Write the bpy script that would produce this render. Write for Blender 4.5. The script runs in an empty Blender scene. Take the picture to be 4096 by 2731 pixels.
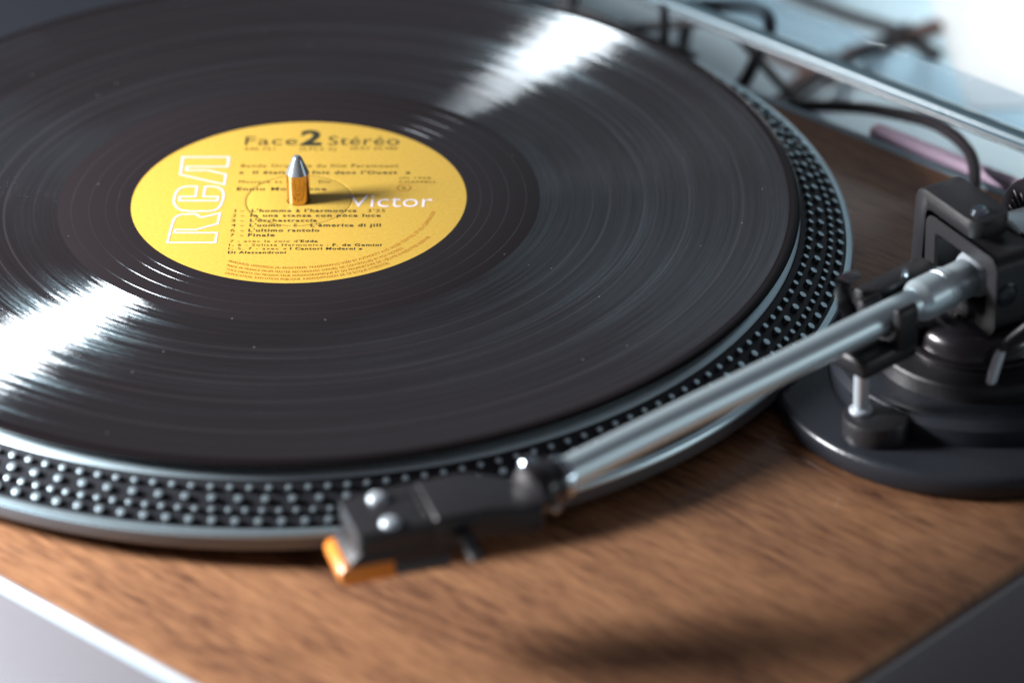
import bpy, bmesh, math, random
from mathutils import Vector, Matrix, Euler
random.seed(4)
S = 0.001                                    # everything below is written in millimetres
scene = bpy.context.scene
COL = scene.collection

# ------------------------------------------------------------------ camera
CAM = Vector((0.0, -1274.02, 692.367))
FW = Vector((0.0428908, 0.8625038, -0.5042297))
RT = Vector((0.9981065, -0.0592634, -0.0164714))
UP = Vector((0.0440890, 0.5025684, 0.8634125))
cd = bpy.data.cameras.new("camera"); cam = bpy.data.objects.new("camera", cd); COL.objects.link(cam)
m = Matrix((RT, UP, -FW)).transposed().to_4x4(); m.translation = CAM * S
cam.matrix_world = m
cd.sensor_fit = 'HORIZONTAL'; cd.sensor_width = 36.0; cd.lens = 169.233
cd.clip_start = 0.05; cd.clip_end = 20.0
cd.dof.use_dof = True
cd.dof.focus_distance = (Vector((60, -44, 0)) - CAM).dot(FW) * S
cd.dof.aperture_fstop = 6.0
scene.camera = cam

# ------------------------------------------------------------------ world, lamps, exposure
world = bpy.data.worlds.new("World"); scene.world = world; world.use_nodes = True
bg = world.node_tree.nodes['Background']
bg.inputs['Color'].default_value = (1.0, 0.90, 1.0, 1); bg.inputs['Strength'].default_value = 0.08

def area(name, pos, target, sx, sy, watts, color):
    l = bpy.data.lights.new(name, 'AREA'); l.shape = 'RECTANGLE'; l.size = sx * S; l.size_y = sy * S
    l.energy = watts; l.color = color
    o = bpy.data.objects.new(name, l); COL.objects.link(o)
    o.location = Vector(pos) * S
    o.rotation_euler = (Vector(target) - Vector(pos)).to_track_quat('-Z', 'Y').to_euler()
    return o
area("window_light", (-600, 10, 272), (20, -40, 0), 112, 150, 8.3, (1.0, 0.985, 1.0))
area("window_light", (-606, -90, 272), (20, -40, 0), 112, 150, 8.3, (1.0, 0.985, 1.0))
bl = area("sheet_fill_light", (400, 250, 620), (395, 240, -80), 160, 160, 0.55, (0.97, 0.99, 1.0)); bl.data.spread = math.radians(34)  # added lamp above the table that whitens the sheet; no window there
area("wall_light", (800, 1150, 850), (40, 0, 0), 1700, 1000, 1.1, (0.66, 0.90, 1.0))
area("side_window_light", (1430, -470, 190), (60, -90, 0), 420, 190, 1.3, (0.85, 0.96, 1.0))

vs = scene.view_settings
vs.view_transform = 'Standard'; vs.look = 'None'; vs.exposure = 0.0; vs.gamma = 1.0; vs.use_curve_mapping = False
scene.render.engine = 'CYCLES'
scene.cycles.use_denoising = True
scene.cycles.max_bounces = 8
scene.cycles.transparent_max_bounces = 12
scene.cycles.caustics_reflective = False; scene.cycles.caustics_refractive = False
scene.cycles.sample_clamp_indirect = 4.0

# ------------------------------------------------------------------ frames
E1 = math.radians(-46.5)
UD = Vector((math.cos(E1), math.sin(E1), 0)); VD = Vector((-math.sin(E1), math.cos(E1), 0)); ZD = Vector((0, 0, 1))
def uv(u, v, z): return UD * u + VD * v + ZD * z            # along the front edge / towards the back
PIV = Vector((191.6, -91.4, 0)); AD = Vector((-0.785, -0.620, 0)).normalized(); BD = Vector((0.620, -0.785, 0)).normalized()
BASE = Vector((193, -91, 0))
def ar(a, b, z): return PIV + AD * a + BD * b + ZD * z        # along the tone arm / across it
GP = Vector((191.5, -91, 0)); GB = Vector((math.cos(math.radians(63.3)), -math.sin(math.radians(63.3)), 0)); GA = Vector((GB.y, -GB.x, 0))
def ga(a, b, z): return GP + GA * a + GB * b + ZD * z         # through the gimbal / across it
HK = Vector((49, -193, 0)); HD = Vector((-0.972, -0.235, 0)).normalized(); HP = Vector((0.235, -0.972, 0)).normalized()
def hs(t, q, z): return HK + HD * t + HP * q + ZD * z         # along the headshell / across it
def hc(t, q, z): return hs(t - 1.8, q, z)
def xyz(x, y, z): return Vector((x, y, z))
ZW = -23.0        # top of the wood
ZT = -80.0        # table

# ------------------------------------------------------------------ materials
def nt(name):
    mt = bpy.data.materials.new(name); mt.use_nodes = True
    t = mt.node_tree; return mt, t, t.nodes['Principled BSDF']
def setp(p, **k):
    for a, b in k.items():
        p.inputs[a.replace('_', ' ')].default_value = b
def rgb(c): return (c[0], c[1], c[2], 1)
def plain(name, c, rough=0.5, metal=0.0, coat=0.0, var=0.12, scale=60, bump=0.0, spec=0.5, coat_rough=0.1):
    """a base colour with fine procedural mottling in colour and roughness"""
    mt, t, p = nt(name)
    tc = t.nodes.new('ShaderNodeTexCoord'); n = t.nodes.new('ShaderNodeTexNoise')
    n.inputs['Scale'].default_value = scale * 10; n.inputs['Detail'].default_value = 4
    t.links.new(tc.outputs['Object'], n.inputs['Vector'])
    r = t.nodes.new('ShaderNodeMapRange'); r.inputs['To Min'].default_value = 1 - var; r.inputs['To Max'].default_value = 1 + var
    t.links.new(n.outputs['Fac'], r.inputs['Value'])
    v = t.nodes.new('ShaderNodeVectorMath'); v.operation = 'SCALE'; v.inputs[0].default_value = c
    t.links.new(r.outputs['Result'], v.inputs['Scale']); t.links.new(v.outputs['Vector'], p.inputs['Base Color'])
    r2 = t.nodes.new('ShaderNodeMath'); r2.operation = 'MULTIPLY'; r2.inputs[1].default_value = rough
    t.links.new(r.outputs['Result'], r2.inputs[0]); t.links.new(r2.outputs[0], p.inputs['Roughness'])
    setp(p, Metallic=metal, Coat_Weight=coat, Coat_Roughness=coat_rough, Specular_IOR_Level=spec)
    if bump:
        b = t.nodes.new('ShaderNodeBump'); b.inputs['Strength'].default_value = bump; b.inputs['Distance'].default_value = 0.0003
        t.links.new(n.outputs['Fac'], b.inputs['Height']); t.links.new(b.outputs['Normal'], p.inputs['Normal'])
    return mt

M = {}
M['satin_black'] = plain('satin black paint', (0.017, 0.017, 0.020), 0.42, 0, 0, .15, 90, .25)
M['gloss_black'] = plain('gloss black plastic', (0.015, 0.013, 0.016), 0.25, 0, .2, .12, 50)
M['rubber'] = plain('black rubber', (0.018, 0.015, 0.018), 0.65, 0, 0, .15, 80, .2)
M['slate'] = plain('dark slate coated metal', (0.026, 0.030, 0.038), 0.26, 0.15, 0, .12, 90, .15)
M['floor_black'] = plain('black anodised metal', (0.034, 0.038, 0.046), 0.44, 0.5, 0, .15, 90, .2)
M['alu'] = plain('pale turned aluminium', (0.70, 0.90, 0.98), 0.34, 0.92, 0, .06, 70)
M['alu_soft'] = plain('satin aluminium', (0.70, 0.90, 0.98), 0.38, 0.9, 0, .05, 70)
M['spindle'] = plain('turned steel spindle', (0.50, 0.60, 0.68), 0.24, 0.75, 0, .03, 40)
M['steel_label_tint'] = plain('turned steel tinted by label reflection', (0.62, 0.36, 0.17), 0.14, 1.0, 0, .05, 40)  # steel spindle body with the label's orange reflection put into its colour
M['stud_side_shade'] = plain('stud flank with painted shade', (0.10, 0.13, 0.15), 0.36, 0.8, 0, .05, 40)  # shade on the peg flanks, painted in as a darker metal
M['rim_side'] = plain('grey satin rim side', (0.17, 0.19, 0.215), 0.38, 0.35, 0, .06, 50)
M['screw'] = plain('silver screw head', (0.60, 0.68, 0.74), 0.35, 0.4, 0, .04, 40)
M['chrome'] = plain('polished chrome', (0.62, 0.72, 0.80), 0.10, 1.0, 0, .03, 40)
M['tube'] = plain('satin silver tube', (0.78, 0.94, 1.0), 0.40, 0.72, 0, .04, 60)
M['side'] = plain('grey satin plinth side', (0.15, 0.125, 0.135), 0.36, 0.0, .25, .08, 40, .1, coat_rough=.25)
M['trim'] = plain('pale edge trim', (0.42, 0.46, 0.50), 0.35, 0.1, 0, .04, 40)
M['rear_trim'] = plain('grey rear edge trim', (0.30, 0.40, 0.46), 0.3, 0.4, 0, .10, 40)
M['pink'] = plain('pink rear strip', (0.60, 0.46, 0.60), 0.4, 0, 0, .12, 20)  # one even pink for the strip along the rear edge
M['orange'] = plain('orange plastic', (0.85, 0.27, 0.03), 0.35, 0, .2, .06, 40)
M['cart_grey'] = plain('blue grey plastic', (0.05, 0.068, 0.085), 0.35, 0, 0, .1, 60)
M['table'] = plain('pale blue table top', (0.66, 0.84, 0.92), 0.5, 0, 0, .12, 1.2)
M['glow_white'] = plain('white glow stand-in', (0.86, 0.86, 0.86), 0.6, 0, 0, .03, 5)
M['stick'] = plain('brown wood', (0.17, 0.10, 0.085), 0.5, 0, 0, .25, 6)
M['cable'] = plain('black cable rubber', (0.016, 0.013, 0.016), 0.45, 0, 0, .1, 40)
M['ink'] = plain('black ink', (0.030, 0.034, 0.022), 0.55, 0, 0, .1, 60)
M['ink_thin'] = plain('brown black ink', (0.10, 0.062, 0.012), 0.55, 0, 0, .1, 60)
M['ink_orange'] = plain('orange brown ink', (0.46, 0.155, 0.02), 0.55, 0, 0, .1, 60)
M['ink_white'] = plain('white ink', (0.80, 0.76, 0.84), 0.5, 0, 0, .03, 60)

def math_node(t, op, a=None, b=None, c=None):
    n = t.nodes.new('ShaderNodeMath'); n.operation = op
    for i, x in enumerate((a, b, c)):
        if x is None: continue
        if isinstance(x, (int, float)): n.inputs[i].default_value = x
        else: t.links.new(x, n.inputs[i])
    return n.outputs[0]

JITTER = 0.34
def vinyl():
    """pressed grooves: highlights stretched along the radius, tracks of different groove width, a smooth run-out area"""
    mt, t, p = nt('black vinyl')
    tc = t.nodes.new('ShaderNodeTexCoord')
    sx = t.nodes.new('ShaderNodeSeparateXYZ'); t.links.new(tc.outputs['Object'], sx.inputs[0])
    x, y = sx.outputs[0], sx.outputs[1]
    r = math_node(t, 'SQRT', math_node(t, 'ADD', math_node(t, 'MULTIPLY', x, x), math_node(t, 'MULTIPLY', y, y)))
    rm = math_node(t, 'MULTIPLY', r, 1000.0)                                      # radius in mm
    th = math_node(t, 'ARCTAN2', y, x)
    def noise1(scale, ang, detail=2.0):
        c = t.nodes.new('ShaderNodeCombineXYZ')
        t.links.new(math_node(t, 'MULTIPLY', rm, scale), c.inputs[0])
        t.links.new(math_node(t, 'MULTIPLY', math_node(t, 'COSINE', th), ang), c.inputs[1])
        t.links.new(math_node(t, 'MULTIPLY', math_node(t, 'SINE', th), ang), c.inputs[2])
        n = t.nodes.new('ShaderNodeTexNoise'); n.inputs['Scale'].default_value = 1.0; n.inputs['Detail'].default_value = detail
        t.links.new(c.outputs[0], n.inputs['Vector']); return n.outputs['Fac']
    broad = noise1(0.16, 0.6, 2.0); fine = noise1(1.1, 2.0, 3.0); grain = noise1(5.0, 30.0, 2.0)
    # groove area mask: 1 between 72.5 and 147 mm, plus four run-out lines
    gm = math_node(t, 'MULTIPLY', math_node(t, 'GREATER_THAN', rm, 72.5), math_node(t, 'LESS_THAN', rm, 147.2))
    for lr in (54.7, 58.1, 63.1, 68.4):
        d = math_node(t, 'ABSOLUTE', math_node(t, 'SUBTRACT', rm, lr))
        gm = math_node(t, 'MAXIMUM', gm, math_node(t, 'MULTIPLY', math_node(t, 'LESS_THAN', d, 0.16), .8))
    # gaps between the tracks
    gap = None
    for lr in (88.5, 93.5, 104.0, 107.8, 117.5, 133.5):
        d = math_node(t, 'LESS_THAN', math_node(t, 'ABSOLUTE', math_node(t, 'SUBTRACT', rm, lr)), 0.30)
        gap = d if gap is None else math_node(t, 'MAXIMUM', gap, d)
    rough = t.nodes.new('ShaderNodeMix'); rough.data_type = 'FLOAT'
    t.links.new(gm, rough.inputs['Factor']); rough.inputs[2].default_value = 0.14; rough.inputs[3].default_value = 0.24
    t.links.new(rough.outputs[0], p.inputs['Roughness'])
    def ramp(val, lo, hi):
        m_ = t.nodes.new('ShaderNodeMapRange'); m_.inputs['From Min'].default_value = lo; m_.inputs['From Max'].default_value = hi
        t.links.new(val, m_.inputs['Value']); return m_.outputs['Result']
    tg = t.nodes.new('ShaderNodeTangent'); tg.direction_type = 'RADIAL'; tg.axis = 'Z'
    geo = t.nodes.new('ShaderNodeNewGeometry')
    wob = math_node(t, 'ADD', math_node(t, 'MULTIPLY', math_node(t, 'SUBTRACT', noise1(0.9, 1.0, 3.0), .5), JITTER), math_node(t, 'MULTIPLY', math_node(t, 'SUBTRACT', noise1(4.0, 60.0, 2.0), .5), JITTER * .5))
    tw = t.nodes.new('ShaderNodeVectorMath'); tw.operation = 'SCALE'; t.links.new(tg.outputs[0], tw.inputs[0]); t.links.new(wob, tw.inputs['Scale'])
    ad = t.nodes.new('ShaderNodeVectorMath'); ad.operation = 'ADD'; t.links.new(geo.outputs['Normal'], ad.inputs[0]); t.links.new(tw.outputs['Vector'], ad.inputs[1])
    nn = t.nodes.new('ShaderNodeVectorMath'); nn.operation = 'NORMALIZE'; t.links.new(ad.outputs['Vector'], nn.inputs[0])
    def lobe(strength, weight, ar_, at_, tint):
        g = t.nodes.new('ShaderNodeBsdfAnisotropic'); g.distribution = 'BECKMANN'
        r2 = math.sqrt(ar_ * at_)
        g.inputs['Roughness'].default_value = math.sqrt(r2); g.inputs['Anisotropy'].default_value = 1 - at_ / r2
        t.links.new(tg.outputs[0], g.inputs['Tangent']); t.links.new(nn.outputs['Vector'], g.inputs['Normal'])
        c = t.nodes.new('ShaderNodeVectorMath'); c.operation = 'SCALE'; c.inputs[0].default_value = tuple(x * strength for x in tint)
        t.links.new(weight, c.inputs['Scale']); t.links.new(c.outputs['Vector'], g.inputs['Color']); return g.outputs[0]
    sharp = math_node(t, 'MULTIPLY', gm, math_node(t, 'ADD', .65, math_node(t, 'MULTIPLY', ramp(fine, .35, .65), .35)))
    loud = math_node(t, 'MULTIPLY', gm, math_node(t, 'MULTIPLY', ramp(broad, .46, .64), ramp(math_node(t, 'ADD', math_node(t, 'MULTIPLY', fine, .6), math_node(t, 'MULTIPLY', grain, .4)), .40, .60)))
    loud = math_node(t, 'ADD', math_node(t, 'MULTIPLY', loud, .9), math_node(t, 'MULTIPLY', gm, .05))
    lobes = (lobe(CORE, sharp, 1.5, .042, (0.84, 0.94, 1.0)), lobe(WING, loud, 1.5, .17, (0.60, 0.88, 1.0)))
    # dust flecks and hairline colour change in the track gaps
    vo = t.nodes.new('ShaderNodeTexVoronoi'); vo.inputs['Scale'].default_value = 150.0
    t.links.new(tc.outputs['Object'], vo.inputs['Vector'])
    sep = t.nodes.new('ShaderNodeSeparateColor'); t.links.new(vo.outputs['Color'], sep.inputs[0])
    fleck = math_node(t, 'MULTIPLY', math_node(t, 'LESS_THAN', vo.outputs['Distance'], 0.035), math_node(t, 'GREATER_THAN', sep.outputs[0], 0.60))
    mixc = t.nodes.new('ShaderNodeMix'); mixc.data_type = 'RGBA'
    mixc.inputs[6].default_value = (0.0120, 0.0098, 0.0110, 1); mixc.inputs[7].default_value = (0.026, 0.022, 0.025, 1)
    t.links.new(math_node(t, 'MAXIMUM', gap, math_node(t, 'MULTIPLY', math_node(t, 'LESS_THAN', rm, 72.5), .75)), mixc.inputs[0])
    mixd = t.nodes.new('ShaderNodeMix'); mixd.data_type = 'RGBA'; mixd.inputs[7].default_value = (0.22, 0.21, 0.22, 1)
    t.links.new(mixc.outputs[2], mixd.inputs[6]); t.links.new(fleck, mixd.inputs[0])
    t.links.new(mixd.outputs[2], p.inputs['Base Color'])
    setp(p, IOR=1.5, Specular_IOR_Level=.10)
    out = t.nodes['Material Output']; last = p.outputs[0]
    for l_ in lobes:
        a_ = t.nodes.new('ShaderNodeAddShader'); t.links.new(last, a_.inputs[0]); t.links.new(l_, a_.inputs[1]); last = a_.outputs[0]
    t.links.new(last, out.inputs['Surface'])
    return mt
CORE, WING = 0.21, 0.12
M['vinyl'] = vinyl()

def paper():
    mt, t, p = nt('yellow label paper')
    tc = t.nodes.new('ShaderNodeTexCoord')
    n = t.nodes.new('ShaderNodeTexNoise'); n.inputs['Scale'].default_value = 900; n.inputs['Detail'].default_value = 4
    t.links.new(tc.outputs['Object'], n.inputs['Vector'])
    cr = t.nodes.new('ShaderNodeValToRGB')
    cr.color_ramp.elements[0].color = (0.66, 0.425, 0.065, 1); cr.color_ramp.elements[1].color = (0.74, 0.49, 0.09, 1)
    cr.color_ramp.elements[0].position = .3; cr.color_ramp.elements[1].position = .7
    t.links.new(n.outputs['Fac'], cr.inputs[0]); t.links.new(cr.outputs[0], p.inputs['Base Color'])
    setp(p, Roughness=0.38, Specular_IOR_Level=0.35)
    return mt
M['paper'] = paper()

def wood():
    """walnut veneer: long pores and bands running along the front edge, under a clear lacquer"""
    mt, t, p = nt('lacquered walnut veneer')
    tc = t.nodes.new('ShaderNodeTexCoord')
    rot = t.nodes.new('ShaderNodeMapping'); rot.vector_type = 'POINT'; rot.inputs['Rotation'].default_value = (0, 0, -E1)
    t.links.new(tc.outputs['Object'], rot.inputs['Vector'])
    def nz(scl, detail, rough=.55, dist=0.0):
        mp = t.nodes.new('ShaderNodeMapping'); mp.inputs['Scale'].default_value = scl
        t.links.new(rot.outputs[0], mp.inputs['Vector'])
        n = t.nodes.new('ShaderNodeTexNoise'); n.inputs['Scale'].default_value = 1.0; n.inputs['Detail'].default_value = detail
        n.inputs['Roughness'].default_value = rough; n.inputs['Distortion'].default_value = dist
        t.links.new(mp.outputs[0], n.inputs['Vector']); return n.outputs['Fac']
    band = nz((7, 60, 20), 3, .5, .5)            # broad figure
    streak = nz((64, 520, 40), 4, .68, .15)      # short streaks 2-3 mm wide
    pore = nz((120, 1500, 80), 3, .65)           # pores
    f = math_node(t, 'ADD', math_node(t, 'MULTIPLY', band, .30), math_node(t, 'ADD', math_node(t, 'MULTIPLY', streak, .45), math_node(t, 'MULTIPLY', pore, .25)))
    cr = t.nodes.new('ShaderNodeValToRGB'); el = cr.color_ramp.elements
    el[0].position = .405; el[0].color = (0.125, 0.058, 0.036, 1)
    el[1].position = .61; el[1].color = (0.455, 0.232, 0.115, 1)
    e = el.new(.47); e.color = (0.255, 0.124, 0.065, 1)
    e = el.new(.54); e.color = (0.350, 0.176, 0.089, 1)
    t.links.new(f, cr.inputs[0]); t.links.new(cr.outputs[0], p.inputs['Base Color'])
    b = t.nodes.new('ShaderNodeBump'); b.inputs['Strength'].default_value = .15; b.inputs['Distance'].default_value = .0002
    t.links.new(pore, b.inputs['Height']); t.links.new(b.outputs[0], p.inputs['Normal'])
    setp(p, Roughness=0.42, Coat_Weight=0.22, Coat_Roughness=0.10, Specular_IOR_Level=.2)
    return mt
M['wood'] = wood()

def acrylic(name, tint, gloss=1.0):
    mt = bpy.data.materials.new(name); mt.use_nodes = True
    t = mt.node_tree; t.nodes.clear()
    o = t.nodes.new('ShaderNodeOutputMaterial'); tr = t.nodes.new('ShaderNodeBsdfTransparent'); tr.inputs[0].default_value = tint + (1,)
    gl = t.nodes.new('ShaderNodeBsdfGlossy'); gl.inputs['Roughness'].default_value = .04
    fr = t.nodes.new('ShaderNodeFresnel'); fr.inputs[0].default_value = 1.49
    geo = t.nodes.new('ShaderNodeNewGeometry')
    front = math_node(t, 'SUBTRACT', 1.0, geo.outputs['Backfacing'])
    mx = t.nodes.new('ShaderNodeMixShader'); t.links.new(math_node(t, 'MULTIPLY', math_node(t, 'MULTIPLY', fr.outputs[0], front), gloss), mx.inputs[0]); t.links.new(tr.outputs[0], mx.inputs[1]); t.links.new(gl.outputs[0], mx.inputs[2])
    t.links.new(mx.outputs[0], o.inputs[0]); return mt
M['acrylic'] = acrylic('clear acrylic', (0.96, 0.98, 0.985))
M['acrylic_lip'] = acrylic('tinted acrylic lip', (0.80, 0.86, 0.90), 0.25)
M['acrylic_edge'] = plain('polished acrylic edge', (0.10, 0.16, 0.19), 0.28, 0.1, .1, .06, 8)
M['acrylic_dark'] = plain('dark acrylic underside', (0.05, 0.07, 0.085), 0.3, 0, 0, .06, 8)

# ------------------------------------------------------------------ mesh helpers
def finish(name, bm, mat, parent=None, angle=32, **props):
    bmesh.ops.remove_doubles(bm, verts=bm.verts, dist=1e-4)
    bmesh.ops.recalc_face_normals(bm, faces=bm.faces)
    for v in bm.verts: v.co *= S
    me = bpy.data.meshes.new(name); bm.to_mesh(me); bm.free()
    for pl in me.polygons: pl.use_smooth = True
    me.set_sharp_from_angle(angle=math.radians(angle))
    me.materials.append(M[mat])
    o = bpy.data.objects.new(name, me); COL.objects.link(o)
    if parent is not None: o.parent = parent
    for k, v in props.items(): o[k] = v
    return o
def thing(name, loc, label, cat, group=None):
    o = bpy.data.objects.new(name, None); COL.objects.link(o); o.location = Vector(loc) * S
    o.empty_display_size = .02; o['label'] = label; o['category'] = cat
    if group: o['group'] = group
    return o
def part(name, bm, mat, root, **k):
    """a part of a thing; its mesh is written in scene coordinates"""
    o = finish(name, bm, mat, root, **k); o.location = -root.location; return o
def lathe(bm, prof, n=96, c=(0, 0, 0), ax=ZD, close=False):
    c = Vector(c); ax = Vector(ax).normalized()
    e = Vector((1, 0, 0)) if abs(ax.x) < .9 else Vector((0, 1, 0))
    p = ax.cross(e).normalized(); q = ax.cross(p)
    rings = []
    for r, z in prof:
        if r < 1e-6: rings.append([bm.verts.new(c + ax * z)])
        else: rings.append([bm.verts.new(c + ax * z + (p * math.cos(2*math.pi*i/n) + q * math.sin(2*math.pi*i/n)) * r) for i in range(n)])
    pairs = list(zip(rings, rings[1:])) + ([(rings[-1], rings[0])] if close else [])
    for A, B in pairs:
        for i in range(n):
            j = (i + 1) % n
            if len(A) == 1 and len(B) == 1: break
            if len(A) == 1: bm.faces.new((A[0], B[i], B[j]))
            elif len(B) == 1: bm.faces.new((A[i], A[j], B[0]))
            else: bm.faces.new((A[i], A[j], B[j], B[i]))
    return bm
def B(): return bmesh.new()
def bevel_all(bm, w, seg=2, min_angle=25):
    es = [e for e in bm.edges if len(e.link_faces) == 2 and e.calc_face_angle(0) > math.radians(min_angle)]
    bmesh.ops.bevel(bm, geom=es, offset=w, segments=seg, profile=.5, affect='EDGES', clamp_overlap=True)
def box(F, r0, r1, r2, bev=0.0, seg=2):
    bm = B(); vs_ = [bm.verts.new(F(a, b, c)) for a in r0 for b in r1 for c in r2]
    for f in ((0,1,3,2),(4,6,7,5),(0,4,5,1),(2,3,7,6),(0,2,6,4),(1,5,7,3)): bm.faces.new([vs_[i] for i in f])
    bmesh.ops.recalc_face_normals(bm, faces=bm.faces)
    if bev: bevel_all(bm, bev, seg)
    return bm
def prism(pts, fn, h0, h1, bev=0.0, seg=2):
    """polygon pts (p,q) swept from h0 to h1; fn(p,q,h) gives the place"""
    bm = B(); a = [bm.verts.new(fn(p, q, h0)) for p, q in pts]; b = [bm.verts.new(fn(p, q, h1)) for p, q in pts]
    n = len(pts); bm.faces.new(a); bm.faces.new(b[::-1])
    for i in range(n): bm.faces.new((a[i], a[(i+1) % n], b[(i+1) % n], b[i]))
    bmesh.ops.recalc_face_normals(bm, faces=bm.faces)
    if bev: bevel_all(bm, bev, seg)
    return bm
def spline(pts, k=8):
    P = [Vector(p) for p in pts]; P = [P[0]*2 - P[1]] + P + [P[-1]*2 - P[-2]]; out = []
    for i in range(1, len(P) - 2):
        for j in range(k):
            t = j / k; a, b, c, d = P[i-1:i+3]
            out.append(.5 * ((2*b) + (c-a)*t + (2*a-5*b+4*c-d)*t*t + (3*b-a-3*c+d)*t*t*t))
    out.append(P[-2]); return out
def tube(bm, path, r, n=12, flat=None):
    rings = []; pv = None; N = len(path)
    for i, p in enumerate(path):
        d = (path[min(i+1, N-1)] - path[max(i-1, 0)]).normalized()
        if pv is None: pv = d.orthogonal().normalized()
        if flat is not None: pv = flat
        s = (pv - d * pv.dot(d)).normalized(); pv = s; t = d.cross(s)
        rr = r(i / (N-1)) if callable(r) else r
        rx, ry = rr if isinstance(rr, tuple) else (rr, rr)
        rings.append([bm.verts.new(p + s*math.cos(2*math.pi*k/n)*rx + t*math.sin(2*math.pi*k/n)*ry) for k in range(n)])
    for A, Bq in zip(rings, rings[1:]):
        for k in range(n): bm.faces.new((A[k], A[(k+1) % n], Bq[(k+1) % n], Bq[k]))
    bm.faces.new(rings[0][::-1]); bm.faces.new(rings[-1]); return bm
def rrect(w, h, r, k=6):
    out = []
    for cx, cy, a0 in ((w/2-r, h/2-r, 0), (-w/2+r, h/2-r, 90), (-w/2+r, -h/2+r, 180), (w/2-r, -h/2+r, 270)):
        for i in range(k+1):
            a = math.radians(a0 + 90*i/k); out.append((cx + r*math.cos(a), cy + r*math.sin(a)))
    return out

# ================================================================== SETTING: the table the turntable stands on
t = finish('table_surface', box(uv, (-900, 900), (-700, 1500), (ZT-25, ZT), 2), 'table', kind='structure')

# ================================================================== TURNTABLE
TT = thing('turntable', uv(48, 0, ZT), 'walnut veneered record player with silver studded platter and straight tone arm', 'turntable')

# ---- plinth
plinth = part('plinth', box(uv, (-169.5, 265.5), (-176.6, 178.2), (ZT+6, -26.2), 2.2, 3), 'side', TT)
finish('wood_top', box(uv, (-168.6, 264.2), (-175.1, 175.2), (-26.2, ZW), .5, 2), 'wood', plinth)
finish('front_trim', box(uv, (-168.8, 264.4), (-177.3, -175.2), (-27.6, -22.7), .9, 3), 'trim', plinth)
finish('rear_trim', box(uv, (-168.8, 264.4), (175.3, 178.8), (-27, -22.9), .8, 2), 'rear_trim', plinth)
finish('rear_strip', box(uv, (72, 262), (182.4, 187.2), (-27.2, -22.4), .8, 2), 'pink', plinth)
finish('rear_channel', box(uv, (-168, 264), (178.9, 183.1), (-40, -27.5), .4, 1), 'slate', plinth)

# ---- platter
pl = B()
lathe(pl, [(4, -4.7), (146, -4.7), (146.4, -3.35), (147.0, -3.25), (150.3, -4.85), (150.6, -5.2), (150.6, -5.6)], 256)
platter = part('platter', pl, 'alu_soft', TT)
b = B(); lathe(b, [(150.55, -5.3), (151.0, -5.25), (164.2, -12.75), (164.6, -12.75)], 256)
finish('stud_band', b, 'floor_black', platter)
b = B(); lathe(b, [(164.2, -13.2), (164.25, -12.5), (164.6, -12.15), (165.6, -12.3), (166.3, -12.75), (166.65, -13.5), (166.7, -13.9)], 256)
finish('rim', b, 'alu', platter)
b = B(); lathe(b, [(166.7, -13.92), (166.7, -17.2), (166.3, -18.0), (164.5, -18.2), (160, -18.2)], 256); finish('rim_side', b, 'rim_side', platter)
b = B(); lathe(b, [(158, -22.6), (158, -17.9), (162, -17.6)], 128); finish('skirt', b, 'rubber', platter)
b = B(); lathe(b, [(8, -4.6), (146.0, -4.6), (146.2, -4.3), (146.2, -2.4), (145.8, -2.0), (8, -2.0)], 192); finish('slipmat', b, 'rubber', platter)
b = B(); lathe(b, [(3.5, -6), (3.5, 9.5), (0, 9.5)], 64); finish('spindle', b, 'steel_label_tint', platter)
b = B(); lathe(b, [(0, 9.52), (3.5, 9.52), (3.42, 9.7), (1.62, 13.9), (1.45, 14.3), (1.15, 14.75), (.65, 15.1), (0, 15.2)], 64); finish('spindle_tip', b, 'spindle', platter, angle=25)

# studs: four rows of turned pegs on the sloping band, one mesh per row
slope = math.atan2(7.5, 13.2)
def stud_mesh(r, h):
    b = B(); lathe(b, [(r*1.06, -.35), (r, .1), (r, h-.12), (r*.96, h-.02), (r*.9, h), (0, h)], 14)
    for v in b.verts: v.co *= S
    bmesh.ops.recalc_face_normals(b, faces=b.faces)
    me = bpy.data.meshes.new('strobe_stud'); b.to_mesh(me); b.free()
    for q in me.polygons: q.use_smooth = True
    me.set_sharp_from_angle(angle=math.radians(40)); me.materials.append(M['alu']); me.materials.append(M['stud_side_shade'])
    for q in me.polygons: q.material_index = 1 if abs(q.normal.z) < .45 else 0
    return me
ROWS = [(153.3, 180, -24.32, .90, 1.35), (156.3, 133, -21.57, 1.12, 1.4), (159.4, 216, -19.91, .86, 1.3), (162.3, 160, -18.73, 1.14, 1.3)]
spots = []
for k, (r, n, a0, pr, h) in enumerate(ROWS):
    me = stud_mesh(pr, h); zf = -5.25 - (r - 151.0) * math.tan(slope)
    for i in range(n):
        a = math.radians(a0) + 2*math.pi*i/n
        deg = (math.degrees(a) + 180) % 360 - 180
        spots.append((me, r, a, zf, deg))
def in_view(s):
    r, a = s[1], s[2]; P = Vector((r*math.cos(a), r*math.sin(a), s[3])) - CAM
    z = P.dot(FW); x = .5 + 4.701*P.dot(RT)/z; y = .5 - 7.0505*P.dot(UP)/z
    hidden = s[4] > 40 and s[4] < 200
    return (-.02 < x < 1.02 and -.02 < y < 1.02 and not hidden), z
vis = sorted([s for s in spots if in_view(s)[0]], key=lambda s: in_view(s)[1])
first = vis[:300]; ids = {id(s) for s in first}
def stud_matrix(s):
    me, r, a, zf, _ = s
    return Matrix.Translation(Vector((r*math.cos(a), r*math.sin(a), zf))*S) @ Matrix.Rotation(a, 4, 'Z') @ Matrix.Rotation(slope, 4, 'Y')
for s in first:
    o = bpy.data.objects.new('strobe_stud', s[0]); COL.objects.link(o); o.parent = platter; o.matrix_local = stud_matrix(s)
b = B(); STUD_IDX = []
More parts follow.
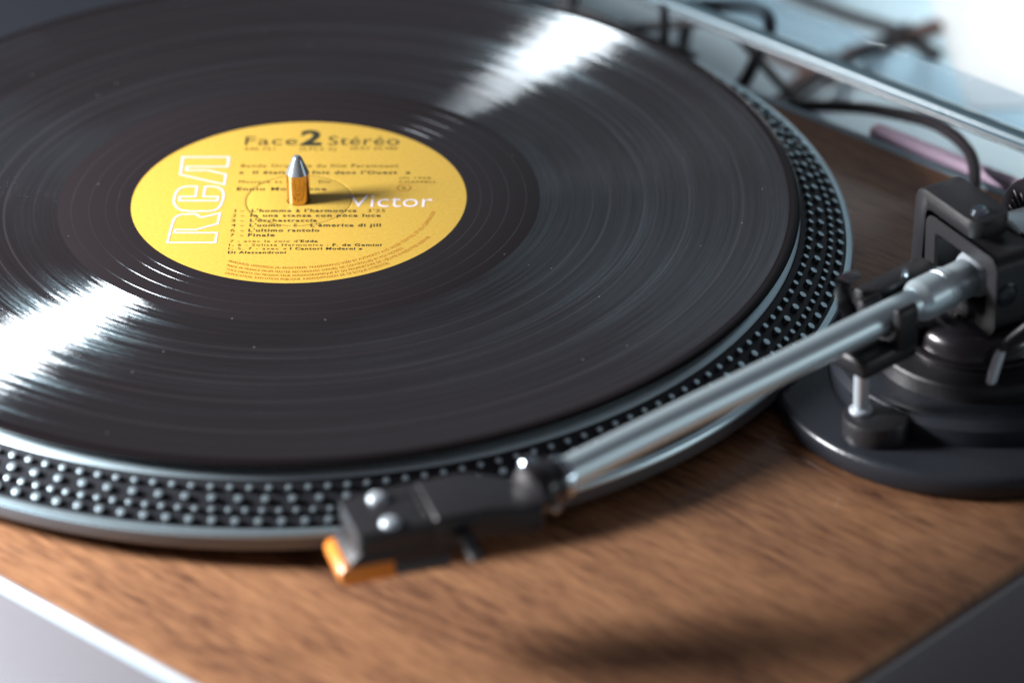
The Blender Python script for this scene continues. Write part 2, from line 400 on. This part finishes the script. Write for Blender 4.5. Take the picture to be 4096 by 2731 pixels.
for s in spots:
    if id(s) in ids: continue
    mm = stud_matrix(s); mp = [b.verts.new((mm @ v.co) / S) for v in s[0].vertices]
    for q in s[0].polygons: b.faces.new([mp[i] for i in q.vertices]); STUD_IDX.append(q.material_index)
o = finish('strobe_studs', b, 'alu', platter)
o.data.materials.append(M['stud_side_shade'])
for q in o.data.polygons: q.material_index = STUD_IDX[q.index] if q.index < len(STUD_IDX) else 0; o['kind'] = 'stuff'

# ---- tone arm base
b = B(); lathe(b, [(0, -23.0), (58.6, -23.0), (59.4, -22.2), (60, -21), (60.1, -18.0), (59.7, -16.6), (58.9, -15.8), (57.8, -15.5), (0, -15.5)], 160, BASE)
base = part('arm_base', b, 'slate', TT)
b = B(); lathe(b, [(43.2, -15.6), (43.0, -10.4), (41.2, -8.5), (40.2, -8.3), (39.4, -8.6), (38, -8.6), (0, -8.6)], 128, BASE); finish('raised_plate', b, 'slate', base)
b = B(); lathe(b, [(31.0, -8.7), (30.6, -4.4), (30, -3.7), (28, -3.4), (0, -3.4)], 128, BASE); finish('height_ring', b, 'satin_black', base)
b = B(); lathe(b, [(22.2, -3.5), (22.2, -2.4), (21.6, -2.0), (19.6, -2.0), (19.3, -1.0), (19.0, 1.2), (17.8, 3.2), (15.6, 4.4), (12, 4.9), (9, 5.0), (8.5, 6.2), (0, 6.2)], 96, BASE); finish('pivot_pedestal', b, 'gloss_black', base)

# ---- pivot bracket: a far upright and an arm reaching over the pivot
L = [(-27, -3), (-21.4, -3), (-18.6, 28.6), (-17.8, 29.8), (-16.6, 30.4), (6.3, 30.4), (6.3, 36.2), (-19.0, 36.2), (-21.4, 35.7), (-23.2, 34.2), (-24.2, 31.6)]
b = prism(L, lambda p, q, h: ga(h, p, q), -8.5, 5.2)
ends = [e for e in b.edges if abs((e.verts[0].co - e.verts[1].co).z) > 5 and abs((e.verts[0].co - GP).dot(GB) - 6.3) < .01 and abs((e.verts[1].co - GP).dot(GB) - 6.3) < .01]
bmesh.ops.bevel(b, geom=ends, offset=5.6, segments=7, profile=.5, affect='EDGES')
bevel_all(b, .8, 2, 30)
bracket = part('pivot_bracket', b, 'satin_black', TT)
def screw(c, ax, r, h, parent, mat='chrome', name='bearing_screw'):
    b = B(); lathe(b, [(r*1.25, -.2), (r*1.25, .25), (r*1.12, .45), (r*1.02, .2), (r, h*.55), (r*.8, h*.85), (r*.45, h), (r*.42, h*.55), (0, h*.55)], 28, c, ax)
    return finish(name, b, mat, parent)
screw(ga(-.3, -.2, 36.2), ZD, 2.1, 1.7, bracket)
finish('pivot_foot', box(ga, (-9.5, 6.2), (-28.5, -19.5), (-8.7, -2.6), 1.0), 'satin_black', bracket)

# ---- gimbal ring round the arm
RZ = 17.0
def hoop(w, h, r, t, a0, a1, ch, k=6):
    o, i = rrect(w, h, r, k), rrect(w-2*t, h-2*t, max(r-t*.55, .6), k)
    n = len(o)
    def mv(loop, e): return [(x + (math.copysign(e, x)), y + math.copysign(e, y)) for x, y in loop]
    secs = [(o, 0, a0+ch), (o, 0, a1-ch), (o, -ch, a1), (i, ch, a1), (i, 0, a1-ch), (i, 0, a0+ch), (i, ch, a0), (o, -ch, a0)]
    bm = B(); rings = [[bm.verts.new(ga(a, x - 1.1, RZ - .2 + y)) for x, y in mv(lp, e)] for lp, e, a in secs]
    for A, Bq in zip(rings, rings[1:] + rings[:1]):
        for j in range(n): bm.faces.new((A[j], A[(j+1) % n], Bq[(j+1) % n], Bq[j]))
    return bm
ring = part('gimbal_ring', hoop(33.5, 23.6, 4.2, 4.6, -11, 5, .8), 'satin_black', TT)
screw(ga(.6, 15.5, RZ), GB, 3.0, .7, ring, 'slate')
b = B(); lathe(b, [(5.5, -9), (7.0, -9), (7.0, 1.2), (6.8, 2.0), (5.5, 4.6)], 48, ar(0, 0, RZ), AD); finish('bearing_collar', b, 'screw', ring)

# ---- arm tube
b = B(); lathe(b, [(0, 26), (4.4, 26), (4.4, 162), (0, 162)], 48, ar(0, 0, RZ), AD)
arm = part('arm_tube', b, 'tube', TT)
b = B(); lathe(b, [(0, -12), (5.6, -12), (5.6, 12.4), (6.1, 12.7), (6.15, 15.9), (6.0, 16.0), (6.0, 16.25), (6.15, 16.35), (6.15, 23.0), (6.0, 23.8), (4.6, 26.0), (0, 26.0)], 64, ar(0, 0, RZ), AD); finish('arm_sleeve', b, 'tube', arm)
b = B(); lathe(b, [(0, 159.2), (5.6, 159.2), (5.95, 159.6), (5.95, 161.6), (5.5, 162.1), (0, 162.1)], 48, ar(0, 0, RZ), AD); finish('end_ring', b, 'chrome', arm)
b = B(); lathe(b, [(0, 162), (5.9, 162), (6.5, 162.6), (6.6, 164), (6.2, 164.7), (6.6, 165.4), (6.6, 171.0), (6.2, 171.7), (5.2, 172), (0, 172)], 48, ar(0, 0, RZ), AD); finish('locking_collar', b, 'gloss_black', arm)
b = B(); lathe(b, [(0, -1), (2.4, -1), (2.9, 0), (2.75, .95), (2.3, 1.8), (1.6, 2.45), (.8, 2.8), (0, 2.9)], 28, ar(167.5, -4.0, RZ+4.6), (ZD*.75 + AD*.45 - BD*.45)); finish('collar_pin', b, 'chrome', arm)
b = B(); lathe(b, [(0, 0), (1.4, 0), (1.4, 1.0), (.9, 1.5), (0, 1.7)], 20, ar(167.5, 6.0, RZ-3.6), (BD - ZD*.2)); finish('collar_pin', b, 'chrome', arm)

# ---- counterweight behind the pivot
b = B(); lathe(b, [(0, -66), (20, -66), (21.6, -65), (22, -63), (22, -26.6), (21.6, -25.6), (20.6, -25.2), (0, -25.2)], 96, ga(0, 0, RZ), GA)
weight = part('counterweight', b, 'slate', TT)
b = B(); lathe(b, [(13.0, -25.4), (20.6, -25.4), (21.4, -25), (21.4, -22.6), (20.8, -22), (13.0, -22)], 96, ga(0, 0, RZ), GA); finish('dial', b, 'gloss_black', weight)
b = B(); lathe(b, [(0, -30), (13.6, -30), (13.6, -11.0), (13.2, -10.4), (12.5, -10.2), (0, -10.2)], 72, ga(0, 0, RZ), GA); finish('rear_shaft', b, 'tube', weight)
b = B()
for i in range(40):
    a = 2*math.pi*i/40; r0, r1 = (14.6, 19.4) if i % 5 == 0 else (15.2, 17.6)
    e = GB*math.cos(a) + ZD*math.sin(a); f = -GB*math.sin(a) + ZD*math.cos(a); c = ga(-21.93, 0, RZ)
    b.faces.new([b.verts.new(c + e*r + f*w) for r, w in ((r0, -.16), (r1, -.16), (r1, .16), (r0, .16))])
o = finish('scale_marks', b, 'ink_white', weight); o['kind'] = 'stuff'

# ---- headshell
HP_ = [(40.5, -8.6), (41.2, -7.8), (41.2, 9.6), (40.2, 10.6), (21, 10.6), (14, 8.6), (4, 9.6), (2, -10), (8, -11.6), (24, -10.6), (36, -9.2)]
head = part('headshell', prism(HP_, lambda p, q, h: hs(p, q, h), 9.4, 15.2, .8), 'satin_black', TT)
def hscrew(q):
    b = B(); lathe(b, [(0, 0), (2.7, 0), (2.75, .5), (2.5, 1.1), (1.9, 1.6), (1.0, 1.85), (0, 1.9)], 28, hs(31.4, q, 15.0)); finish('mounting_screw', b, 'screw', head)
hscrew(-5.4); hscrew(7.3)
for q in (-5.4, 7.3):
    b = prism(rrect(13, 4.2, 2.0), lambda p, r, h, q=q: hs(26 + p, q + r, h), 15.15, 15.35, .08, 1); finish('slot_rim', b, 'satin_black', head)
for p_ in (14, 20):
    finish('top_rib', box(hs, (p_, p_+1.6), (-7, 8), (15.1, 15.9), .3), 'satin_black', head)
finish('neck', prism([(20, 10.4), (20, -9.6), (4, -9.5), (-4, -4), (-8.5, 0), (-9.5, 12.6), (-4, 12.8), (4, 10.4)], lambda p, q, h: hs(p, q, h), 7.2, 16.2, 1.3, 3), 'satin_black', head)
fl = spline([hs(14, 9.4, 11.5), hs(12.5, 13, 11.0), hs(11.5, 17, 8.8), hs(11, 20.5, 8.0)], 6)
b = B(); tube(b, fl, (2.2, .7), 10, HD); finish('finger_lift', b, 'satin_black', head)

# ---- cartridge
CP = [(16, 9.6), (16, 4.4), (19, 2.6), (33, 2.2), (33, 5.0), (45.6, 5.2), (44.6, 7.0), (41.0, 9.6)]
cart = part('cartridge', prism(CP, lambda p, z, h: hc(p, h, z), -6.6, 9.6, .5), 'satin_black', TT)
finish('lower_shell', box(hc, (17.5, 32.8), (-5.8, 9.9), (.2, 4.2), .9), 'cart_grey', cart)
finish('nose', prism([(33.2, 9.2), (41.6, 9.3), (45.6, 5.4), (33.2, 5.4)], lambda p, z, h: hc(p, h, z), -6.5, 9.5, .6), 'slate', cart)
finish('stylus_guard', prism([(32.6, 5.2), (46.6, 5.2), (48.0, 3.6), (47.6, .4), (46.2, -.4), (32.6, -.2)], lambda p, z, h: hc(p, h, z), -6.4, 9.4, .5), 'orange', cart)
for k, q in enumerate((-4, -1, 2, 5)):
    pth = spline([hc(16.5, q + 1.0, 7.0), hc(12, q + 1, 6.6), hc(6, q*.8+.5, 8.0), hc(0, q*.4 - 2, 12)], 5)
    b = B(); tube(b, pth, .45, 6); finish('lead_wire', b, ('rubber', 'cart_grey')[k % 2], cart)

# ---- arm rest with clip and latch
b = B(); lathe(b, [(0, -15.6), (9.6, -15.6), (9.6, -9.9), (9.3, -9.3), (8.6, -9.0), (0, -9.0)], 56, xyz(159.5, -123, 0))
rest = part('arm_rest', b, 'satin_black', TT)
b = B(); lathe(b, [(0, -9.2), (3.3, -9.2), (3.3, -8.3), (2.9, -7.9), (2.15, -7.8), (2.15, 7), (0, 7)], 32, xyz(155.2, -121.4, 0)); finish('rest_post', b, 'screw', rest)
finish('clip_block', box(ar, (31, 53), (-6.8, 7.6), (5.2, 11.6), 1.8, 3), 'satin_black', rest)
U = [(-8.6, 10), (8.6, 10), (8.6, 21.6), (7.8, 23.0), (6.4, 23.2), (5.5, 22.0), (5.2, 17), (3.7, 13.3), (0, 11.8), (-3.7, 13.3), (-5.2, 17), (-5.3, 19), (-6.2, 20.4), (-8.0, 20.2), (-8.6, 19)]
finish('clip', prism(U, lambda p, q, h: ar(h, p, q), 32.5, 40.2, .7), 'satin_black', rest)
lt = spline([ar(41, -6.6, 13.4), ar(41, -9.6, 15.2), ar(41, -12.4, 18.4), ar(41, -13.4, 22.5), ar(41, -12.9, 26.0), ar(41, -11.6, 27.2), ar(41, -8.6, 27.4)], 6)
b = B(); tube(b, lt, (3.0, .8), 12, AD); finish('latch', b, 'gloss_black', rest)

# ---- cueing lift bar and lever
lift = part('lift_bar', box(ar, (9, 36), (-14, -7.2), (14.2, 20.4), 1.0), 'satin_black', TT)
b = B(); tube(b, spline([ar(20, -10, -8), ar(20, -10, 14.5)], 4), 3.2, 20); finish('lift_post', b, 'satin_black', lift)
b = B(); lathe(b, [(0, 0), (1.1, 0), (1.1, 1.2), (.8, 1.5), (0, 1.5)], 14, ar(20.5, -8.6, 20.3)); finish('set_screw', b, 'chrome', lift)
b = B(); tube(b, spline([xyz(226, -104, -9), xyz(226.5, -106, 6), xyz(223, -113, 20), xyz(214, -118.0, 23), xyz(206, -117.4, 17), xyz(199.5, -116.5, 11), xyz(196.4, -116.2, 7.6), xyz(195.2, -116.3, 5.6)], 6), 1.25, 14)
lever = part('cueing_lever', b, 'satin_black', TT)
b = B(); tube(b, spline([xyz(195.6, -116.2, 6.2), xyz(194.6, -116.6, 3.8), xyz(193.0, -117.6, -1.2), xyz(191.8, -118.5, -5.6), xyz(191.6, -118.6, -6.3)], 6), lambda f: 1.1 + .55*math.sin(math.pi*min(1, f*1.05)), 16); finish('lever_tip', b, 'screw', lever)

# ---- dust cover, opened upright behind the plinth
def cov(u, v, z): return uv(u, 186 + v + (z + 8.5) * .22, z)
cover = part('dust_cover', box(cov, (-186, 266), (0, 4), (-8.0, 330), .3), 'acrylic', TT)
finish('cover_edge', box(cov, (-186.2, 266.2), (-.6, 4.6), (-10.4, -7.6), .9, 3), 'acrylic_edge', cover)
finish('cover_bead', box(cov, (-186.1, 266.1), (-.3, 4.3), (-12.0, -10.5), .4, 2), 'acrylic_dark', cover)
finish('cover_lip', box(cov, (-186, 266), (4.2, 7), (-7.5, 1.6), .3), 'acrylic_lip', cover)
for u in (-58, -17.5):
    b = B(); lathe(b, [(0, -60), (1.7, -60), (1.7, -9), (0, -9)], 16, uv(u, 185.5, 0)); finish('hinge_rod', b, 'satin_black', cover)
    finish('hinge_block', box(uv, (u - 5, u + 5), (178.4, 188), (-66, -46), .8), 'satin_black', cover)
b = B(); tube(b, [uv(-66, 185.5, -24), uv(-4, 185.5, -24)], 1.2, 10); finish('hinge_bar', b, 'satin_black', cover)

# ================================================================== THE RECORD
REC = thing('vinyl_record', (0, 0, -1.8), 'black vinyl record with yellow paper label lying on the studded platter', 'record')
b = B(); lathe(b, [(3.62, -1.7), (3.62, -.05), (50.6, -.05), (51.2, -.12), (72.4, -.12), (72.6, -.2), (147, -.2), (147.6, 0), (148.6, .12), (149.6, .02), (150.3, -.35), (150.65, -.85), (150.4, -1.35), (149.5, -1.75), (147, -1.9), (50, -1.7), (3.62, -1.7)], 320)
part('disc', b, 'vinyl', REC, angle=50)
b = B(); lathe(b, [(3.65, 0), (15.6, 0), (15.9, -.09), (16.3, .05), (16.7, 0), (50.2, 0), (50.5, -.06)], 192)
label = part('paper_label', b, 'paper', REC, angle=80)
def ink(name, bm, mat): return finish(name, bm, mat, label)
def letters(s, bold=0.0, space=1.0):
    c = bpy.data.curves.new('lettering', 'FONT'); c.body = s; c.size = 1.0; c.space_character = space; c.offset = bold; c.resolution_u = 3
    o = bpy.data.objects.new('lettering', c); COL.objects.link(o); bpy.context.view_layer.update()
    dg = bpy.context.evaluated_depsgraph_get(); me = bpy.data.meshes.new_from_object(o.evaluated_get(dg))
    bpy.data.objects.remove(o); bpy.data.curves.remove(c)
    vs_ = [v.co.copy() for v in me.vertices]; fs = [tuple(q.vertices) for q in me.polygons]; bpy.data.meshes.remove(me)
    return vs_, fs
CAPH = .727
STY = {'r': (-.004, 1.05, 'ink'), 'B': (.035, 1.0, 'ink'), 't': (0.0, 1.2, 'ink_thin'), 'd': (.01, 1.0, 'ink_thin'), 'b': (.022, 1.18, 'ink'), 'w': (-.006, 1.0, 'ink_white')}
TEXTS=[('Face', -15.94, 36.74, -5.18, 16.05, 5.97, 'r'), ('2', 0.88, 35.22, -5.18, 6.67, 9.86, 'B'), ('Stéréo', 9.58, 34.43, -5.18, 21.82, 6.17, 'r'), ('440.751', -16.12, 33.3, -5.17, 9.31, 1.87, 't'), ('(LPLS 2)', 0.96, 31.76, -5.17, 11.02, 1.87, 't'), ('SKAY 26.486', 16.33, 30.89, -5.17, 14.44, 1.77, 't'), ('Bande Originale du film Paramount', -17.22, 22.31, -5.16, 47.91, 2.26, 't'), ("«  Il était une fois dans l'Ouest  »", -17.99, 18.16, -5.15, 52.3, 2.04, 'b'), ('Musique et   Arr.   Dir', -18.05, 12.24, -5.14, 27.96, 1.93, 't'), ('Ennio Morricone', -18.67, 7.73, -5.14, 27.11, 2.02, 'b'), ('(P) 1968', 30.7, 10.61, -5.15, 9.43, 1.22, 't'), ('CHAPPELL', 30.41, 8.09, -5.14, 11.4, 1.32, 't'), ('S', 31.16, 4.06, -5.14, 1.2, 1.41, 't'), ('Victor', 14.74, -5.73, -5.12, 25.13, 8.0, 'w'), ('1', -19.47, -5.86, -5.12, 0.38, 1.89, 't'), ('-', -17.73, -6.01, -5.12, 1.34, 1.89, 'd'), ("L'homme à l'harmonica", -14.42, -6.31, -5.12, 31.57, 1.99, 'b'), ('2', -20.17, -8.78, -5.11, 1.2, 1.88, 't'), ('-', -17.72, -9.0, -5.11, 1.34, 1.88, 'd'), ('In una stanza con pòca luce', -14.79, -9.26, -5.11, 39.01, 1.98, 'b'), ('3', -20.58, -11.81, -5.11, 1.24, 1.87, 't'), ('-', -17.85, -12.06, -5.11, 1.34, 1.87, 'd'), ("L'òrchestraccia", -14.97, -12.32, -5.11, 20.03, 1.97, 'b'), ('4', -20.6, -14.77, -5.11, 1.33, 1.87, 't'), ('-', -17.85, -15.02, -5.11, 1.33, 1.87, 'd'), ("L'uomo", -15.15, -15.26, -5.11, 9.43, 1.97, 'b'), ('6', -20.87, -17.9, -5.1, 1.33, 1.86, 't'), ('-', -17.96, -18.16, -5.1, 1.33, 1.86, 'd'), ("L'ultimo rantolo", -15.52, -18.38, -5.1, 21.14, 1.96, 'b'), ('7', -20.99, -20.83, -5.1, 1.19, 1.85, 't'), ('-', -18.06, -21.09, -5.1, 1.33, 1.85, 'd'), ('Finale', -15.65, -21.3, -5.1, 7.92, 1.95, 'b'), ("3'25", 20.36, -9.42, -5.12, 5.16, 1.89, 't'), ('- 5 -', -4.34, -16.23, -5.11, 5.71, 1.87, 't'), ("L'àmerica di jill", 3.01, -16.88, -5.11, 20.92, 1.96, 'b'), ("7 - avec la voix d'", -21.02, -24.34, -5.09, 20.68, 1.46, 't'), ('Edda', -0.13, -26.2, -5.09, 5.06, 1.46, 'b'), ('1, 6 - Soliste Harmonica :', -21.37, -26.64, -5.09, 29.39, 1.55, 't'), ('F. de Gemini', 9.23, -29.37, -5.09, 14.49, 1.55, 'b'), ('1, 5, 7 - avec «', -21.53, -28.86, -5.09, 17.23, 1.55, 't'), ('I Cantori Moderni »', -3.33, -30.48, -5.09, 21.36, 1.54, 'b'), ('Di Alessandroni', -21.69, -31.17, -5.08, 17.11, 1.54, 'b')]
LOGO=[[(-34.86, 30.53), (-20.76, 29.25), (-21.22, 23.11), (-33.61, 24.23), (-33.73, 21.84), (-27.28, 21.26), (-21.76, 18.13), (-22.38, 11.75), (-35.61, 19.28)], [(-30.59, 11.3), (-31.06, 4.97), (-35.69, 5.24), (-35.87, 2.72), (-24.47, 1.7), (-24.27, 4.12), (-28.66, 4.61), (-28.05, 10.98), (-26.21, 10.91), (-24.41, 10.27), (-23.3, 8.99), (-22.64, 6.8), (-22.61, 4.45), (-22.85, 2.12), (-23.48, -1.1), (-24.27, -2.99), (-25.4, -4.2), (-27.4, -4.62), (-32.75, -4.14), (-34.98, -3.43), (-36.43, -2.04), (-37.32, 0.14), (-37.62, 2.5), (-37.33, 5.77), (-36.77, 8.55), (-35.87, 10.36), (-34.75, 11.3), (-33.18, 11.58)], [(-39.42, -22.89), (-38.63, -15.82), (-37.74, -9.68), (-37.17, -7.75), (-36.36, -6.63), (-35.12, -5.95), (-31.36, -5.99), (-30.55, -6.46), (-29.79, -8.12), (-28.98, -8.29), (-23.77, -6.17), (-24.48, -12.65), (-31.14, -15.8), (-37.07, -15.27), (-37.45, -17.1), (-24.76, -18.24), (-25.27, -24.16)]]

for s, x0, y0, ang, ln, cap, st in TEXTS:
    bold, sp, mat = STY[st]; vs_, fs = letters(s, bold, sp)
    xa = min(v.x for v in vs_); xb = max(v.x for v in vs_); kx = ln / max(xb - xa, 1e-3); ky = cap / CAPH
    if s in '1-': kx = ky * 1.6
    ca, sa = math.cos(math.radians(ang)), math.sin(math.radians(ang)); b = B()
    mp = [b.verts.new((x0 + ca*(v.x-xa)*kx - sa*v.y*ky, y0 + sa*(v.x-xa)*kx + ca*v.y*ky, .06)) for v in vs_]
    for f in fs:
        try: b.faces.new([mp[i] for i in f])
        except ValueError: pass
    ink('lettering', b, mat)
ARCS = [("MARQUE(S) DEPOSEE(S) (R) REGISTERED TRADEMARK(S) USED BY AUTHORITY AND UNDER CONTROL OF RCA CORPORATION", 42.1, -121.1, -15.2),
        ("MADE IN FRANCE FROM MASTER RECORDINGS OWNED OR CONTROLLED BY RCA RECORDS", 44.5, -119.9, -47.2),
        ("TOUS DROITS DU PRODUCTEUR PHONOGRAPHIQUE ET DU PROPRIETAIRE DE L'ŒUVRE ENREGISTREE RESERVES", 46.7, -118.8, -34.5),
        ("DUPLICATION, EXECUTION PUBLIQUE, RADIODIFFUSION DE CE DISQUE INTERDITES", 48.8, -117.7, -58.2)]
for s, r, a0, a1 in ARCS:
    vs_, fs = letters(s, 0.0, 1.12); xa = min(v.x for v in vs_); xb = max(v.x for v in vs_); b = B()
    def bend(v):
        a = math.radians(a0 + (a1 - a0) * (v.x - xa) / (xb - xa)); rr = r - v.y * 1.25 / CAPH
        return (rr*math.cos(a), rr*math.sin(a), .06)
    mp = [b.verts.new(bend(v)) for v in vs_]
    for f in fs:
        try: b.faces.new([mp[i] for i in f])
        except ValueError: pass
    ink('lettering', b, 'ink_orange')
def stroke(pts, w):
    """closed outline of width w"""
    n = len(pts); P = [Vector(p).to_3d() for p in pts]; b = B(); inn, out = [], []
    for i in range(n):
        d0 = (P[i] - P[i-1]).normalized(); d1 = (P[(i+1) % n] - P[i]).normalized()
        n0 = Vector((-d0.y, d0.x, 0)); n1 = Vector((-d1.y, d1.x, 0)); mt = (n0 + n1)
        mt = mt / max(mt.length_squared, .35) * 2 * .5 * w
        inn.append(b.verts.new(P[i] + mt + ZD*.07)); out.append(b.verts.new(P[i] - mt + ZD*.07))
    for i in range(n): b.faces.new((inn[i], inn[(i+1) % n], out[(i+1) % n], out[i]))
    return b
for pg in LOGO: ink('logo_outline', stroke(pg, .74), 'ink_white')
circ = [(31.82 + 2.0*math.cos(2*math.pi*i/32), 4.81 + 2.0*math.sin(2*math.pi*i/32)) for i in range(32)]
ink('logo_outline', stroke(circ, .26), 'ink_orange')

# ================================================================== THINGS BEHIND THE TURNTABLE
def cable(pts, r, label):
    b = B(); tube(b, spline(pts, 8), r, 12); o = finish('cable', b, 'cable'); o['label'] = label; o['category'] = 'cable'; return o
cable([uv(-30, 330, -76), uv(0, 216, -54), uv(14.8, 215, -47.4), uv(29.5, 212, -41.1), uv(48.9, 208, -33.6), uv(68.8, 203, -27.2), uv(84.4, 198, -22.6), uv(96.1, 193, -20.0), uv(105.8, 188, -19.1), uv(114, 182, -18.9), uv(122.9, 172, -19.6), uv(130.4, 160, -20.9), uv(136, 150, -21)], 2.0,
      'thick black cable curving over the rear edge of the plinth beside the tone arm')
cable([uv(-60, 240, -77.8), uv(-24.9, 206, -22.3), uv(-22.1, 206, -19.5), uv(-6.4, 206, -13.9), uv(3, 206, -11.8), uv(9.6, 206, -12.8), uv(10.2, 206, -18.7), uv(6.4, 206, -26.1), uv(.5, 206, -38.5), uv(-5, 206, -48), uv(-20, 222, -77.8)], 2.2,
      'black cable arching up and down again behind the clear cover edge')
cable([uv(-110, 215, -77.8), uv(-57, 206, -39.5), uv(-51.2, 206, -36.9), uv(-36.2, 206, -31), uv(-17, 206, -23.5), uv(-10, 207, -21.7), uv(10, 230, -60), uv(14, 250, -77.8)], 1.5,
      'thin black cable running sideways behind the far rim of the record')
cable([uv(-150, 345, ZT+2.4), uv(-88, 327, ZT+2.4), uv(-80, 325.5, ZT+2.4), uv(-68, 325, ZT+2.4), uv(-50.8, 325.6, ZT+2.4), uv(-36, 327.7, ZT+2.4), uv(-28, 326.6, ZT+2.4), uv(-10, 322, ZT+2.4)], 2.2,
      'black cable lying flat on the pale table farthest from the record')
def stick(p, q, w, h, label):
    p, q = Vector(p), Vector(q); d = (q - p).normalized(); s = d.cross(ZD).normalized()
    L_ = (q - p).length
    o = finish('wooden_stick', box(lambda a, c, z: p + d*a + s*c + ZD*z, (0, L_), (-w/2, w/2), (0, h), .6), 'stick')
    o['label'] = label; o['category'] = 'stick'; o['group'] = 'brown sticks on the table behind'
stick(uv(-34, 300, ZT), uv(-24.6, 341, ZT), 5.2, 4.5, 'brown stick beside the white glow sheet at the end of the flat cable')
stick(uv(-60, 288, ZT), uv(-26, 286.4, ZT), 7.5, 4, 'wide brown stick lying crosswise below the clear cover edge')
stick(uv(-31, 291, ZT+4.2), uv(-25.6, 260, ZT+4.2), 6.5, 4, 'brown stick slanting down toward the plinth with its end on another stick')
DB = thing('dark_corner_box', uv(-260, 150, ZT), 'low dark grey box added to fill the dark corner beside the far edge of the record', 'box')  # made-up box that darkens the corner beyond the record
part('box_body', box(uv, (-340, -172.6), (0, 330), (ZT, -36), 2.5, 3), 'slate', DB)
part('box_cover', box(uv, (-341, -172), (-1, 331), (-35.8, -26), 2.5, 3), 'slate', DB)
o = finish('glow_sheet', prism([(-92, 404), (22, 299), (228, 517), (114, 622)], lambda p, q, h: uv(p, q, h), ZT + .2, ZT + 1.0, .2, 1), 'glow_white')  # added flat sheet, stands in for the white glow behind the turntable
o['label'] = 'white sheet standing in for the bright glow behind the tone arm'; o['category'] = 'sheet'
